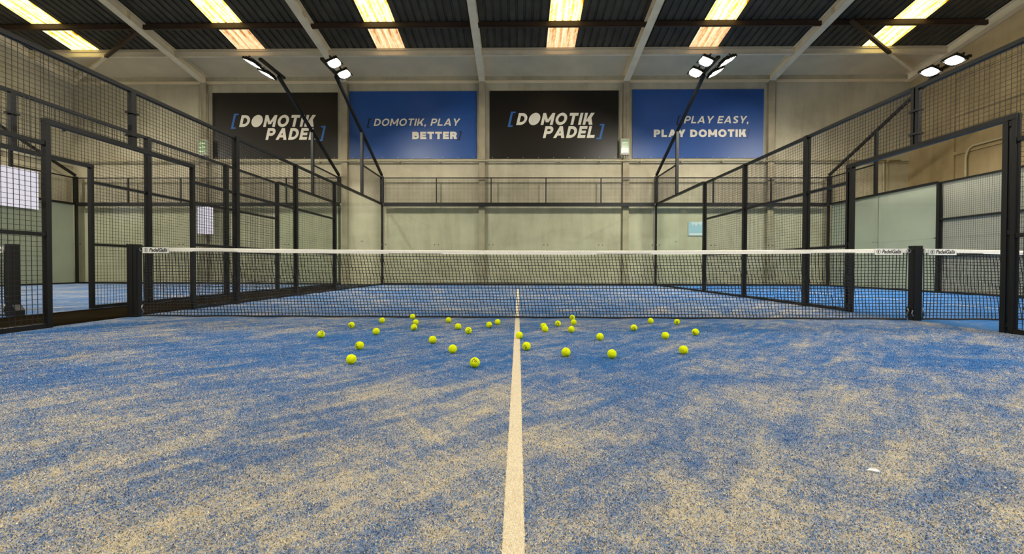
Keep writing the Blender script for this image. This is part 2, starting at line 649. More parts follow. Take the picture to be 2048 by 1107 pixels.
PY = [YP1, YP2] + [YP2 - 1.2 * i for i in range(1, 9)]
for i, y in enumerate(PY):
    z = roof_z(y)
    b = MB()
    if i == 0:
        b.box(XL, XR, y - 0.03, y + 0.03, z - 0.215, z - 0.07)
        b.box(XL, XR, y - 0.03, y + 0.06, z - 0.225, z - 0.21)
    else:
        b.box(XL, XR, y - 0.035, y - 0.02, z - 0.17, z - 0.005)
        b.box(XL, XR, y - 0.035, y + 0.04, z - 0.175, z - 0.160)
        b.box(XL, XR, y - 0.035, y + 0.04, z - 0.015, z - 0.002)
    o = b.build('purlin_beam', 'steelpaint' if i == 0 else 'purlin')
    tag(o, ('cream painted purlin at the lower end of the corrugated sheets' if i == 0 else
            'dark brown purlin crossing under the daylight strips, number %d up from the cream one' % i), 'purlin', 'roof purlins', 'structure')

# diagonal wind braces in the end bays
for pts, lab in ((((-16.56, 10.15), (-14.07, 8.83), (-11.9, 7.68)), 'over the wide court'),
                 (((13.9, 9.75), (12.29, 8.83), (9.9, 7.40)), 'over the narrow court')):
    br = thing('roof_brace_beam', (pts[0][0], pts[0][1], roof_z(pts[0][1]) - 0.2), 'diagonal wind brace under the roof ' + lab, 'brace', 'wind braces', 'structure')
    P3 = [Vector((x, y, roof_z(y) - 0.22)) for x, y in pts]
    o0 = Vector(br.location)
    MB().bar(P3[0] - o0, P3[1] - o0, 0.10, 0.08).build('painted_end', 'steelpaint', br)
    MB().bar(P3[1] - o0, P3[2] - o0, 0.10, 0.08).build('brown_end', 'purlin', br)

# ------------------------------------------------------------------ turf and its lines
tm = MB().box(-5.05, 5.0, -10.05, 10.05, -0.0195, 0.0).build('turf_floor', 'turf')
tag(tm, 'blue sand-dressed turf of the main court with the scattered balls', 'turf', kind='structure')
tw = MB().box(-16.44, -6.53, -10.05, 10.05, -0.0195, 0.0).build('turf_floor', 'turf_wide')
tag(tw, 'blue sandy turf of the wide court beyond the brown path', 'turf', kind='structure')
ts = MB().box(5.0, 11.24, -10.05, 10.05, -0.0195, 0.0).build('turf_floor', 'turf_single')
tag(ts, 'bright blue turf of the narrow court beyond the shared fence', 'turf', kind='structure')


def fuzzy_line(x0, y0, x1, y1, wid, parent, step=0.02):
    """A turf line with slightly ragged edges."""
    L = math.hypot(x1 - x0, y1 - y0)
    dx, dy = (x1 - x0) / L, (y1 - y0) / L
    n = max(2, int(L / step))
    b = MB()
    for i in range(n + 1):
        s = L * i / n
        for sg in (-1, 1):
            o = sg * (wid / 2 + random.uniform(-0.0016, 0.0016))
            b.v.append((x0 + dx * s - dy * o, y0 + dy * s + dx * o, 0.0025))
    for i in range(n):
        b.f.append((2 * i, 2 * i + 2, 2 * i + 3, 2 * i + 1) if True else ())
    for fi in range(len(b.f)):
        b.f[fi] = tuple(reversed(b.f[fi]))
    return b.build('court_line', 'line', parent)


fuzzy_line(-0.01, -7.0, -0.01, 7.1, 0.053, tm, 0.004)
fuzzy_line(-5.0, 6.95, 5.0, 6.95, 0.05, tm, 0.1)
fuzzy_line(-11.5, -7.0, -11.5, 7.0, 0.05, tw, 0.1)
fuzzy_line(-16.4, 6.95, -6.55, 6.95, 0.05, tw, 0.1)
fuzzy_line(7.85, -7.0, 7.85, 7.0, 0.05, ts, 0.1)
fuzzy_line(5.05, 6.95, 11.2, 6.95, 0.05, ts, 0.1)


# standing blades of the turf, thinning out with distance from the front
def blade_field(name, mat, parent, xs, ys, hgt, wid, seed):
    rng = np.random.default_rng(seed)
    n = len(xs)
    a = rng.uniform(0, 2 * np.pi, n)
    lean = rng.uniform(0.0, 0.9, n) * hgt
    la = rng.uniform(0, 2 * np.pi, n)
    v = np.zeros((n, 3, 3), dtype=np.float32)
    v[:, 0, 0] = xs - np.cos(a) * wid / 2
    v[:, 0, 1] = ys - np.sin(a) * wid / 2
    v[:, 1, 0] = xs + np.cos(a) * wid / 2
    v[:, 1, 1] = ys + np.sin(a) * wid / 2
    v[:, 2, 0] = xs + np.cos(la) * lean
    v[:, 2, 1] = ys + np.sin(la) * lean
    v[:, 2, 2] = hgt
    v[:, 0:2, 2] = 0.0005
    me = bpy.data.meshes.new(name)
    me.vertices.add(3 * n)
    me.vertices.foreach_set('co', v.reshape(-1))
    me.loops.add(3 * n)
    me.loops.foreach_set('vertex_index', np.arange(3 * n, dtype=np.int32))
    me.polygons.add(n)
    me.polygons.foreach_set('loop_start', np.arange(0, 3 * n, 3, dtype=np.int32))
    me.update(calc_edges=True)
    for k, lo, hi in (('tuft', 0.0, 1.0), ('shade', 0.2, 0.85)):
        at_ = me.attributes.new(k, 'FLOAT', 'FACE')
        at_.data.foreach_set('value', rng.uniform(lo, hi, n).astype(np.float32))
    o = put(name, me, mat, parent)
    o['kind'] = 'stuff'
    return o


def turf_points(count, seed):
    rng = np.random.default_rng(seed)
    d = rng.uniform(0.72, 5.0, count * 2)             # distance in front of the viewer's spot
    hw = 1.25 * d + 0.7
    keep = rng.uniform(0, 1, count * 2) < np.minimum(1.0, (hw / d) / 2.1)
    d, hw = d[keep], hw[keep]
    return rng.uniform(-1, 1, len(d)) * hw, -5.393 + d, d


bx_, by_, bd_ = turf_points(470000, 3)
ok = (np.abs(bx_ + 0.01) > 0.027) & (np.abs(bx_) < 4.93) & (by_ < -0.12)
bx_, by_, bd_ = bx_[ok], by_[ok], bd_[ok]
rg = np.random.default_rng(5)
blade_field('turf_blades', 'blades', tm, bx_, by_, rg.uniform(0.002, 0.0055, len(bx_)), rg.uniform(0.0028, 0.005, len(bx_)) * (0.8 + 0.1 * bd_), 11)
nl = 16000
ly = -5.393 + 0.72 * (5.2 / 0.72) ** rg.uniform(0, 1, nl)
blade_field('line_blades', 'line_blades', tm, -0.01 + rg.uniform(-0.028, 0.028, nl), ly, rg.uniform(0.0035, 0.006, nl), rg.uniform(0.003, 0.005, nl), 12)


# ------------------------------------------------------------------ fences
WIRE = 0.0038
_mesh_cache = {}


def wire_mesh(length, height):
    """Welded 50 mm mesh panel in the local YZ plane, from (0,0,0)."""
    key = (round(length, 3), round(height, 3))
    if key in _mesh_cache:
        return _mesh_cache[key]
    b = MB()
    r = WIRE / 2
    n = int(length / 0.05)
    off = (length - n * 0.05) / 2
    for i in range(n + 1):
        y = off + i * 0.05
        if y < 0.004 or y > length - 0.004:
            continue
        b.box(-r, r, y - r, y + r, 0, height)
    n = int(height / 0.05)
    off = (height - n * 0.05) / 2
    for i in range(n + 1):
        z = off + i * 0.05
        if z < 0.004 or z > height - 0.004:
            continue
        b.box(r, 3 * r, 0, length, z - r, z + r)
    me = b.mesh('mesh_panel')
    me.materials.append(M['wire'])
    _mesh_cache[key] = me
    return me


_box_cache = {}


def box_part(name, parent, x0, x1, y0, y1, z0, z1, mat='frame'):
    """A box part whose mesh is shared by all boxes of its size."""
    key = (round(x1 - x0, 4), round(y1 - y0, 4), round(z1 - z0, 4), mat)
    me = _box_cache.get(key)
    if me is None:
        me = MB().box(0, x1 - x0, 0, y1 - y0, 0, z1 - z0).mesh(name)
        me.materials.append(M[mat])
        _box_cache[key] = me
    return put(name, me, None, parent, (x0, y0, z0))


def glass_pane(parent, y0, y1, z0, z1, axis='Y', at=0.0):
    if axis == 'Y':
        return box_part('glass_pane', parent, at - 0.005, at + 0.005, y0 + 0.003, y1 - 0.003, z0, z1, 'glass')
    return box_part('glass_pane', parent, y0 + 0.003, y1 - 0.003, at - 0.005, at + 0.005, z0, z1, 'glass')


def build_side_fence(x, label, twin):
    t = thing('side_fence', (x, 0, 0), label, 'fence', 'side fences of the courts')
    RZ = (0.99, 1.95)
    P = 0.04
    for s in (1, -1):
        span = lambda a, c: (min(s * a, s * c), max(s * a, s * c))
        for yp in (2, 4, 6):
            y = s * yp
            p = box_part('post', t, -P, P, y - P, y + P, 0, HT)
            box_part('base_plate', p, -0.03, 2 * P + 0.03, -0.05, 2 * P + 0.05, 0.0, 0.012)
        # doorway jambs: a pair of tubes
        box_part('door_jamb', t, -0.027, 0.027, s * 1.0 - 0.025, s * 1.0 + 0.025, 0, 2.16)
        if twin:
            box_part('door_jamb', t, -0.027, 0.027, s * 1.075 - 0.02, s * 1.075 + 0.02, 0, 2.16)
            for z in (0.06, 1.0, 2.1):
                box_part('jamb_plate', t, -0.022, 0.022, *(span(1.026, 1.054)), z, z + 0.05)
        j1 = 1.096 if twin else 1.026
        for a, c in ((j1, 1.96), (2.04, 3.96), (4.04, 5.96)):
            y0, y1 = span(a, c)
            box_part('rail', t, -0.025, 0.025, y0, y1, 0.0, 0.05)
            for z in RZ:
                box_part('rail', t, -0.02, 0.02, y0, y1, z - 0.02, z + 0.02)
            top = 2.16 if a < 1.5 else HT
            zs = (0.05, RZ[0] - 0.02), (RZ[0] + 0.02, RZ[1] - 0.02), (RZ[1] + 0.02, HT - 0.045)
            for z0, z1 in zs:
                put('mesh_panel', wire_mesh(y1 - y0, z1 - z0), None, t, (0, y0, z0))
        y0, y1 = span(2.04, 3.96)
        box_part('top_rail', t, -0.025, 0.025, *span(2.04, 3.96), HT - 0.045, HT)
        box_part('top_rail', t, -0.025, 0.025, *span(4.04, 5.96), HT - 0.045, HT)
        box_part('top_rail', t, -0.025, 0.025, *span(0.03, 1.96), HT - 0.045, HT)
        # glass end panels
        for a, c in ((6.05, 8.0), (8.0, 9.97)):
            y0, y1 = span(a, c)
            g = glass_pane(t, y0, y1, 0.05, HT - 0.03)
            for yb in (0.06, y1 - y0 - 0.06):
                for zb in (1.42,):
                    box_part('glass_bolt', g, -0.012, 0.022, yb - 0.012, yb + 0.012, zb - 0.012, zb + 0.012, 'steel')
            box_part('glass_cap_rail', t, -0.035, 0.035, y0, y1, HT - 0.03, HT + 0.035)
            box_part('base_rail', t, -0.03, 0.03, y0, y1, 0.0, 0.05)
        box_part('corner_post', t, -0.035, 0.035, *span(9.97, 10.04), 0, HT - 0.03)
        box_part('corner_post', t, -0.055, 0.055, *span(9.93, 10.04), HT + 0.036, H4 + 0.03)
        y0, y1 = span(8.04, 9.92)
        box_part('top_rail', t, -0.02, 0.02, y0, y1, H4 - 0.04, H4)
        put('mesh_panel', wire_mesh(y1 - y0, H4 - 0.04 - HT - 0.036), None, t, (0, y0, HT + 0.036))
        # lintel over the doorway, with mesh above
        y0, y1 = span(0.0, j1)
        box_part('lintel', t, -0.03, 0.03, y0, y1, 2.161, 2.215)
        y0, y1 = span(0.05, j1)
        put('mesh_panel', wire_mesh(y1 - y0, HT - 0.045 - 2.216), None, t, (0, y0, 2.216))
    # twin uprights with clamps over the net
    for dy in ((-0.03, 0.03) if twin else (0.0,)):
        box_part('upright', t, -0.025, 0.025, dy - 0.02 - 0.012 * (not twin), dy + 0.02 + 0.012 * (not twin), 2.216, HT)
    for z in (2.33, 2.62):
        box_part('clamp', t, -0.045, 0.045, -0.055, 0.055, z, z + 0.025, 'frame')
    remember(t)
    return t


fence = build_side_fence(-5.0, 'black mesh fence between the main court and the brown path', False)
copy_tree(fence, (-6.58, 0, 0), 'black mesh fence across the brown path, beside the wide court')
build_side_fence(5.0, 'black mesh fence shared by the main court and the narrow court', True)
copy_tree(fence, (11.2, 0, 0), 'black mesh fence on the outer side of the narrow court')
copy_tree(fence, (-16.4, 0, 0), 'black mesh fence on the outer side of the wide court')


def build_back_wall(x0, x1, n, label):
    t = thing('back_fence', ((x0 + x1) / 2, 10.0, 0), label, 'glass fence', 'glass ends of the courts')
    L = x1 - x0
    a0 = -L / 2
    w = L / n
    lo, hi = a0 + 0.06, -a0 - 0.06
    box_part('base_rail', t, lo, hi, -0.03, 0.03, 0.0, 0.06)
    box_part('glass_beam', t, lo, hi, -0.05, 0.05, HT - 0.07, HT + 0.055)
    box_part('top_rail', t, lo, hi, -0.018, 0.018, H4 - 0.035, H4)
    for k in range(n):
        p0 = max(a0 + k * w, lo)
        p1 = min(a0 + (k + 1) * w, hi)
        g = glass_pane(t, p0, p1, 0.06, HT - 0.07, 'X', 0.0)
        for xb in (0.07, p1 - p0 - 0.07):
            box_part('glass_bolt', g, xb - 0.014, xb + 0.014, -0.012, 0.022, 1.39, 1.418, 'frame')
        q0, q1 = p0 + (0.025 if k else 0.0), p1 - (0.025 if k < n - 1 else 0.0)
        m = put('mesh_panel', wire_mesh(q1 - q0, H4 - 0.035 - HT - 0.055), None, t, (q1, 0, HT + 0.055))
        m.rotation_euler = (0, 0, PI / 2)
        if k:
            box_part('post', t, a0 + k * w - 0.02, a0 + k * w + 0.02, -0.02, 0.02, HT + 0.055, H4 - 0.035)
    remember(t)
    return t


build_back_wall(-5.0, 5.0, 5, 'glass end of the main court under a strip of mesh')
build_back_wall(-16.4, -6.58, 5, 'glass end of the wide court beyond the brown path')
build_back_wall(5.0, 11.2, 3, 'glass end of the narrow court beyond the shared fence')


# ------------------------------------------------------------------ floodlight masts
def lens_mesh(rx, ry):
    b = MB()
    n = 28
    ring = []
    for i in range(n):
        a = 2 * PI * i / n
        c, s = math.cos(a), math.sin(a)
        e = 0.8
        ring.append((math.copysign(abs(c) ** e, c) * ry, math.copysign(abs(s) ** e, s) * rx, 0.0))
    b.face(list(reversed(ring)))
    me = b.mesh('lens')
    me.materials.append(M['lens'])
    return me


LENS = lens_mesh(0.172, 0.143)


def lamp_head(parent, x, y, z, side):
    """A floodlight facing down and to one side; side = +1 towards +X."""
    b = MB()
    b.box(-0.16, 0.16, -0.19, 0.19, 0.0, 0.05)
    for i in range(7):
        xx = -0.12 + i * 0.04
        b.box(xx - 0.006, xx + 0.006, -0.15, 0.15, 0.05, 0.085)
    b.box(-0.165, -0.145, -0.195, 0.195, -0.012, 0.012)
    b.box(0.145, 0.165, -0.195, 0.195, -0.012, 0.012)
    b.box(-0.144, 0.144, -0.195, -0.175, -0.012, 0.012)
    b.box(-0.144, 0.144, 0.175, 0.195, -0.012, 0.012)
    h = b.build('lamp_head', 'frame', parent, (x, y, z))
    h.rotation_euler = (0, -side * math.radians(24), 0)
    put('lens', LENS, None, h, (0, 0, -0.006))
    b = MB()
    b.bar((-side * 0.0, -0.2, 0.02), (0, -0.2, 0.11), 0.03, 0.006)
    b.bar((0, 0.2, 0.02), (0, 0.2, 0.11), 0.03, 0.006)
    b.bar((0, -0.2, 0.11), (0, 0.2, 0.11), 0.03, 0.006)
    b.bar((0, 0, 0.11), (-side * 0.22, 0, 0.05), 0.03, 0.01)
    b.build('bracket', 'frame', h)
    return h


def build_mast(x, sides, label, end=1):
    """end = +1 at the poster wall, -1 at the viewer's end (turned about)."""
    t = thing('floodlight_mast', (x, 10.0 * end, 0), label, 'floodlight', 'floodlight masts', rz=0 if end > 0 else PI)
    MB().box(-0.04, 0.04, -2.04, -1.96, HT + 0.036, 4.93).build('upright', 'frame', t)
    MB().bar((0, -0.02, H4 + 0.075), (0, -3.9, 5.86), 0.075, 0.075).build('arm', 'frame', t)
    MB().bar((0, -3.62, 5.93), (0, -4.72, 5.93), 0.085, 0.06).build('crossbar', 'frame', t)
    for sd in sides:
        s2 = sd * (1 if end > 0 else -1)
        for yy in (-3.98, -4.60):
            lamp_head(t, s2 * 0.27, yy, 5.87, s2)
    return t


MAST = ((-16.4, (1,), 'beyond the wide court'), (-6.58, (-1,), 'across the brown path, lamps turned away'),
        (-5.0, (1,), 'by the brown path with two round lamps'),
        (5.0, (-1, 1), 'over the shared fence with four lamps'), (11.2, (-1,), 'on the outer fence of the narrow court'))
for x, sd, nm in MAST:
    build_mast(x, sd, 'slanting black floodlight mast ' + nm)
for x, sd, nm in MAST:
    build_mast(x, sd, 'mast behind the viewer ' + nm, -1)


# ------------------------------------------------------------------ nets
def net_top(u):
    return 0.905 - 0.035 * (1 - (2 * u - 1) ** 2)


def text_mesh(txt, size, shear=0.0, bold=0.0, sx=1.0):
    cu = bpy.data.curves.new('lettering', 'FONT')
    cu.body = txt
    cu.size = size
    cu.shear = shear
    cu.offset = bold
    cu.resolution_u = 3
    o = bpy.data.objects.new('lettering', cu)
    COL.objects.link(o)
    bpy.context.view_layer.update()
    me = bpy.data.meshes.new_from_object(o.evaluated_get(bpy.context.evaluated_depsgraph_get()))
    bpy.data.objects.remove(o)
    bpy.data.curves.remove(cu)
    for v in me.vertices:
        v.co = (v.co.x * sx, 0, v.co.y)
    me.materials.clear()
    me.name = 'lettering'
    return me


TAG_TEXT = text_mesh('PadelGalis', 0.066, 0.28, 0.0018, 0.86)
TAG_TEXT.materials.append(M['ink'])


def crest_mesh(r):
    """Round ball emblem with two curved bands."""
    b = MB()
    n = 24

    def ring(r0, r1, a0, a1, cx, k):
        for i in range(k):
            p = a0 + (a1 - a0) * i / k
            q = a0 + (a1 - a0) * (i + 1) / k
            b.face([(cx + r0 * math.cos(p), 0, r0 * math.sin(p)), (cx + r1 * math.cos(p), 0, r1 * math.sin(p)),
                    (cx + r1 * math.cos(q), 0, r1 * math.sin(q)), (cx + r0 * math.cos(q), 0, r0 * math.sin(q))])
    ring(r * 0.82, r, 0, 2 * PI, 0, n)
    ring(r * 0.5, r * 0.75, 1.9, 4.4, r * 0.35, 12)
    ring(r * 0.05, r * 0.36, -1.2, 1.9, -r * 0.1, 10)
    me = b.mesh('emblem')
    me.materials.append(M['ink'])
    return me


CREST = crest_mesh(0.027)


def build_net(x0, x1, label, tags):
    t = thing('court_net', ((x0 + x1) / 2, 0, 0), label, 'net', 'court nets')
    L = x1 - x0
    a0 = -L / 2
    nx = int(L / 0.0430)
    rows = 22
    # the netting: knotted cord, each row shifted by the lean of the cells
    b = MB()
    r = 0.0031

    def sag(u):
        return net_top(u) - 0.045

    def P(i, j):
        u = i / nx
        zt_ = sag(u)
        z0 = 0.022
        z = z0 + (zt_ - z0) * j / rows
        wob = 0.010 * math.sin(u * 37.0 + j * 0.21) + 0.006 * math.sin(u * 91 + 1.3 * j)
        edge = min(1.0, 12 * u, 12 * (1 - u))
        pull = 0.012 * math.sin(PI * j / rows) * (1 if u < 0.5 else -1) * max(0.0, 1 - edge)
        x = a0 + L * u + wob * edge * (j / rows) * (1 - j / rows) * 2 + pull
        return Vector((x, 0.006 * math.sin(u * 23 + j * 0.4) * edge, z))
    def lean(i, j):
        u = i / nx
        return -(j - rows / 2) * 0.0058 * min(1.0, 5 * u, 5 * (1 - u))
    for i in range(nx + 1):
        for j in range(rows):
            p, q = P(i, j), P(i, j + 1)
            e = lean(i, j + 0.5)
            b.bar((p.x + e, p.y, p.z), (q.x + e, q.y, q.z), 2 * r, 2 * r)
    for j in range(rows + 1):
        for i in range(nx):
            p, q = P(i, j), P(i + 1, j)
            e0, e1 = lean(i, j), lean(i + 1, j)
            b.bar((p.x + e0, p.y, p.z + 0.0012), (q.x + e1, q.y, q.z - 0.0012), 2 * r, 2 * r)
    o = b.build('netting', 'net', t)
    # white headband folded over the cable
    b = MB()
    n = 60
    for i in range(n + 1):
        u = i / n
        zt_ = net_top(u)
        x = a0 + L * u
        b.v += [(x, -0.007, zt_ - 0.05), (x, -0.009, zt_ - 0.006), (x, 0.0, zt_), (x, 0.009, zt_ - 0.006), (x, 0.007, zt_ - 0.05)]
    for i in range(n):
        for k in range(4):
            p = i * 5 + k
            b.f.append((p, p + 5, p + 6, p + 1))
    b.build('headband', 'tape', t)
    # stitched seam along the band
    b = MB()
    ns = int(L / 0.09)
    for i in range(ns):
        u0, u1 = i / ns, (i + 0.55) / ns
        b.bar((a0 + L * u0, -0.0095, net_top(u0) - 0.022), (a0 + L * u1, -0.0095, net_top(u1) - 0.027), 0.002, 0.003)
    b.build('stitching', 'tape', t)
    # bottom cord
    MB().tube([(a0 + L * i / 40, 0.0, 0.017 + 0.003 * math.sin(i * 1.7)) for i in range(41)], 0.011, 6).build('bottom_cord', 'net', t)
    # side cords and hooks
    for sx, e in ((1, a0), (-1, -a0)):
        MB().tube([(e + sx * 0.004, 0, 0.02), (e + sx * 0.012, 0, 0.45), (e + sx * 0.004, 0, net_top(0) - 0.045)], 0.006, 6).build('side_cord', 'net', t)
        ring = [(e - sx * 0.012 + 0.026 * math.cos(k * PI / 6), -0.006, net_top(0) - 0.028 + 0.026 * math.sin(k * PI / 6)) for k in range(12)]
        MB().tube(ring, 0.0055, 6, closed=True).build('tension_ring', 'steel', t, smooth=True)
        MB().tube([(e, -0.01, 0.16), (e - sx * 0.01, -0.018, 0.12), (e + sx * 0.012, -0.012, 0.07), (e - sx * 0.015, -0.01, 0.03)], 0.008, 6).build('tie_rope', 'steel', t, smooth=True)
    for xt in tags:
        u = (xt + 0.17 - x0) / L
        zc = net_top(u) - 0.037
        g = MB().box(-0.172, 0.172, -0.003, 0.0, -0.038, 0.038).build('brand_tag', 'tag', t, (xt + 0.17 - (x0 + x1) / 2, -0.0135, zc))
        put('emblem', CREST, None, g, (-0.128, -0.0045, 0.0))
        put('lettering', TAG_TEXT, None, g, (-0.088, -0.0045, -0.020))
    return t


build_net(-4.872, 4.915, 'black net with white headband across the main court', (-4.86, 4.50))
build_net(5.115, 11.042, 'black net with white headband across the narrow court', (5.17,))
build_net(-16.3, -6.70, 'black net with white headband across the wide court', (-7.05,))


def net_post(x, w, label, foot, winch):
    t = thing('net_post', (x, 0, 0), label, 'net post', 'net posts')
    bevel(MB().box(-w / 2, w / 2, -0.045, 0.045, 0.0, 0.932).build('post_tube', 'frame', t), 0.004)
    MB().box(-w / 2 - 0.002, w / 2 + 0.002, -0.047, 0.047, 0.932, 0.940).build('cap', 'frame', t)
    if foot:
        b = MB()
        b.v = [(w / 2, -0.05, 0), (w / 2 + 0.05, -0.05, 0), (w / 2 + 0.05, -0.05, 0.08), (w / 2, -0.05, 0.15),
               (w / 2, 0.05, 0), (w / 2 + 0.05, 0.05, 0), (w / 2 + 0.05, 0.05, 0.08), (w / 2, 0.05, 0.15)]
        b.f = [(0, 1, 2, 3), (7, 6, 5, 4), (0, 4, 5, 1), (1, 5, 6, 2), (2, 6, 7, 3), (3, 7, 4, 0)]
        b.build('foot', 'frame', t)
    if winch:
        MB().box(-w / 2 - 0.025, -w / 2 - 0.002, -0.04, 0.03, 0.10, 0.17).build('winch', 'frame', t)
        MB().tube([(-w / 2 - 0.02, -0.05, 0.13), (-w / 2 - 0.03, -0.05, 0.09), (-w / 2 - 0.012, -0.05, 0.055)], 0.007, 6).build('crank', 'steel', t)
    return t


net_post(5.018, 0.10, 'black square net post shared by the main and narrow courts', False, True)
net_post(-4.945, 0.045, 'slim black net post at the brown path end of the main net', False, False)
net_post(-5.012, 0.075, 'stout black post behind the slim net post by the brown path', False, False)
net_post(-6.60, 0.10, 'black net post with a foot at the edge of the wide court', True, False)
net_post(11.14, 0.08, 'black net post on the outer side of the narrow court', False, False)


# ------------------------------------------------------------------ posters
def glyph(ch, t):
    """Polygons of a bold capital, unit height; returns (polygons, width)."""
    P = []

    def rect(x0, y0, x1, y1):
        P.append([(x0, y0), (x1, y0), (x1, y1), (x0, y1)])

    def diag(x0, y0, x1, y1, hw):
        P.append([(x0, y0), (x0 + hw, y0), (x1 + hw, y1), (x1, y1)])

    def strip(o, i):
        for k in range(len(o) - 1):
            P.append([o[k], o[k + 1], i[k + 1], i[k]])

    def ell(cx, cy, rx, ry, a0, a1, n):
        return [(cx + rx * math.cos(a0 + (a1 - a0) * k / n), cy + ry * math.sin(a0 + (a1 - a0) * k / n)) for k in range(n + 1)]

    def bowl(x0, y0, y1, w):
        """Half-round bowl from the stem at x0, between heights y0 and y1."""
        r = (y1 - y0) / 2
        cx = w - r
        cy = (y0 + y1) / 2
        o = [(x0, y1)] + ell(cx, cy, r, r, PI / 2, -PI / 2, 16) + [(x0, y0)]
        i = [(x0, y1 - t)] + ell(cx, cy, r - t, r - t, PI / 2, -PI / 2, 16) + [(x0, y0 + t)]
        strip(o, i)
    w = 0.0
    if ch == 'D':
        w = 0.84
        rect(0, 0, t, 1)
        bowl(t * 0.9, 0, 1, w)
    elif ch == 'O':
        w = 0.98
        strip(ell(w / 2, 0.5, w / 2, 0.52, 0, 2 * PI, 32), ell(w / 2, 0.5, w / 2 - t, 0.52 - t, 0, 2 * PI, 32))
    elif ch == '@':                                   # the filled round letter of the logo
        w = 0.98
        P.append(ell(w / 2, 0.5, w / 2, 0.52, 0, 2 * PI, 32)[:-1])
    elif ch == 'M':
        w = 1.04
        rect(0, 0, t, 1)
        rect(w - t, 0, w, 1)
        diag(w / 2 - t * 0.5, 0.22, 0, 1, t)
        diag(w / 2 - t * 0.5, 0.22, w - t, 1, t)
    elif ch == 'T':
        w = 0.76
        rect(0, 1 - t, w, 1)
        rect(w / 2 - t / 2, 0, w / 2 + t / 2, 1 - t)
    elif ch == 'I':
        w = t
        rect(0, 0, t, 1)
    elif ch == 'K':
        w = 0.84
        rect(0, 0, t, 1)
        h = t * 1.3
        diag(t * 0.8, 0.28, w - h - 0.02, 1, h)
        diag(w - h + 0.02, 0, t * 1.3, 0.62, h)
    elif ch in 'PR':
        w = 0.76
        rect(0, 0, t, 1)
        bowl(t * 0.9, 0.34 if ch == 'P' else 0.36, 1, w)
        if ch == 'R':
            h = t * 1.2
            diag(w - h + 0.02, 0, t * 1.3, 0.42, h)
    elif ch == 'B':
        w = 0.78
        rect(0, 0, t, 1)
        bowl(t * 0.9, 0.46, 1, w - 0.05)
        bowl(t * 0.9, 0, 0.46 + t, w)
    elif ch == 'A':
        w = 0.98
        h = t * 1.12
        diag(0, 0, w / 2 - h / 2, 1, h)
        diag(w - h, 0, w / 2 - h / 2, 1, h)
        rect(0.24, 0.2, w - 0.24, 0.2 + t * 0.85)
    elif ch == 'E':
        w = 0.68
        rect(0, 0, t, 1)
        rect(t, 0, w, t)
        rect(t, 1 - t, w, 1)
        rect(t, 0.5 - t / 2, w - 0.05, 0.5 + t / 2)
    elif ch == 'L':
        w = 0.66
        rect(0, 0, t, 1)
        rect(t, 0, w, t)
    elif ch == 'Y':
        w = 0.90
        h = t * 1.15
        rect(w / 2 - t / 2, 0, w / 2 + t / 2, 0.42)
        diag(w / 2 - h / 2, 0.36, 0, 1, h)
        diag(w / 2 - h / 2, 0.36, w - h, 1, h)
    elif ch == 'S':
        w = 0.70
        r = 0.26
        c = ell(w / 2, 1 - r - 0.005, w / 2 - t / 2, r - t / 2 + 0.005, 0.5, PI * 1.5, 18)[:-3] + ell(w / 2, r + 0.005, w / 2 - t / 2, r - t / 2 + 0.005, PI / 2, -PI + 0.5, 18)[3:]
        o, i = [], []
        for k in range(len(c)):
            a = c[max(k - 1, 0)]
            e = c[min(k + 1, len(c) - 1)]
            d = math.hypot(e[0] - a[0], e[1] - a[1])
            nx_, ny_ = -(e[1] - a[1]) / d * t / 2, (e[0] - a[0]) / d * t / 2
            o.append((c[k][0] + nx_, c[k][1] + ny_))
            i.append((c[k][0] - nx_, c[k][1] - ny_))
        strip(o, i)
    elif ch == ',':
        w = t
        P.append([(0, 0), (t, 0), (t, t), (0, t)])
        P.append([(0, 0), (t * 0.55, -0.2), (t, 0)])
    elif ch == ' ':
        w = 0.30
    elif ch == '[':
        w = 0.30
        rect(0, 0, 0.14, 1)
        rect(0.14, 0, w, 0.1)
        rect(0.14, 0.9, w, 1)
    elif ch == ']':
        w = 0.30
        rect(w - 0.14, 0, w, 1)
        rect(0, 0, w - 0.14, 0.1)
        rect(0, 0.9, w - 0.14, 1)
    return P, w


def lettering(parent, txt, x0, width, z0, h, shear, t, mat, name='lettering', gap=0.10):
    """Flat print on the poster: baseline start x0, baseline height z0, cap height h, fitted to width."""
    words = [[]]
    x = 0.0
    for ch in txt:
        P, w = glyph(ch, t)
        if ch in ' ,':
            words.append([])
        words[-1] += [[(x + a, b) for a, b in p] for p in P]
        x += w + gap
    x -= gap
    sx = width / x
    for polys in words:
        b = MB()
        for k, p in enumerate(polys):
            pts = [(x0 + a * sx + shear * q * h, -0.004 - 0.00012 * k, z0 + q * h) for a, q in p]
            ar = sum(pts[i][0] * pts[(i + 1) % len(pts)][2] - pts[(i + 1) % len(pts)][0] * pts[i][2] for i in range(len(pts)))
            b.face(pts if ar > 0 else list(reversed(pts)))
        b.build(name, mat, parent)


def poster(x0, x1, z0, z1, mat, label):
    t = thing('wall_poster', ((x0 + x1) / 2, YB - 0.03, (z0 + z1) / 2), label, 'poster', 'posters on the beige wall')
    w, h = (x1 - x0) / 2, (z1 - z0) / 2
    MB().box(-w, w, 0.0, 0.029, -h, h).build('board', mat, t)
    for k in range(9):
        sxx = -w + 0.12 + k * (2 * w - 0.24) / 8
        MB().box(sxx - 0.012, sxx + 0.012, -0.006, 0.0, -h + 0.02, -h + 0.044).build('screw', 'plastic', t)
    return t


PXM = 0.01850                     # metres per photo pixel on the posters' plane


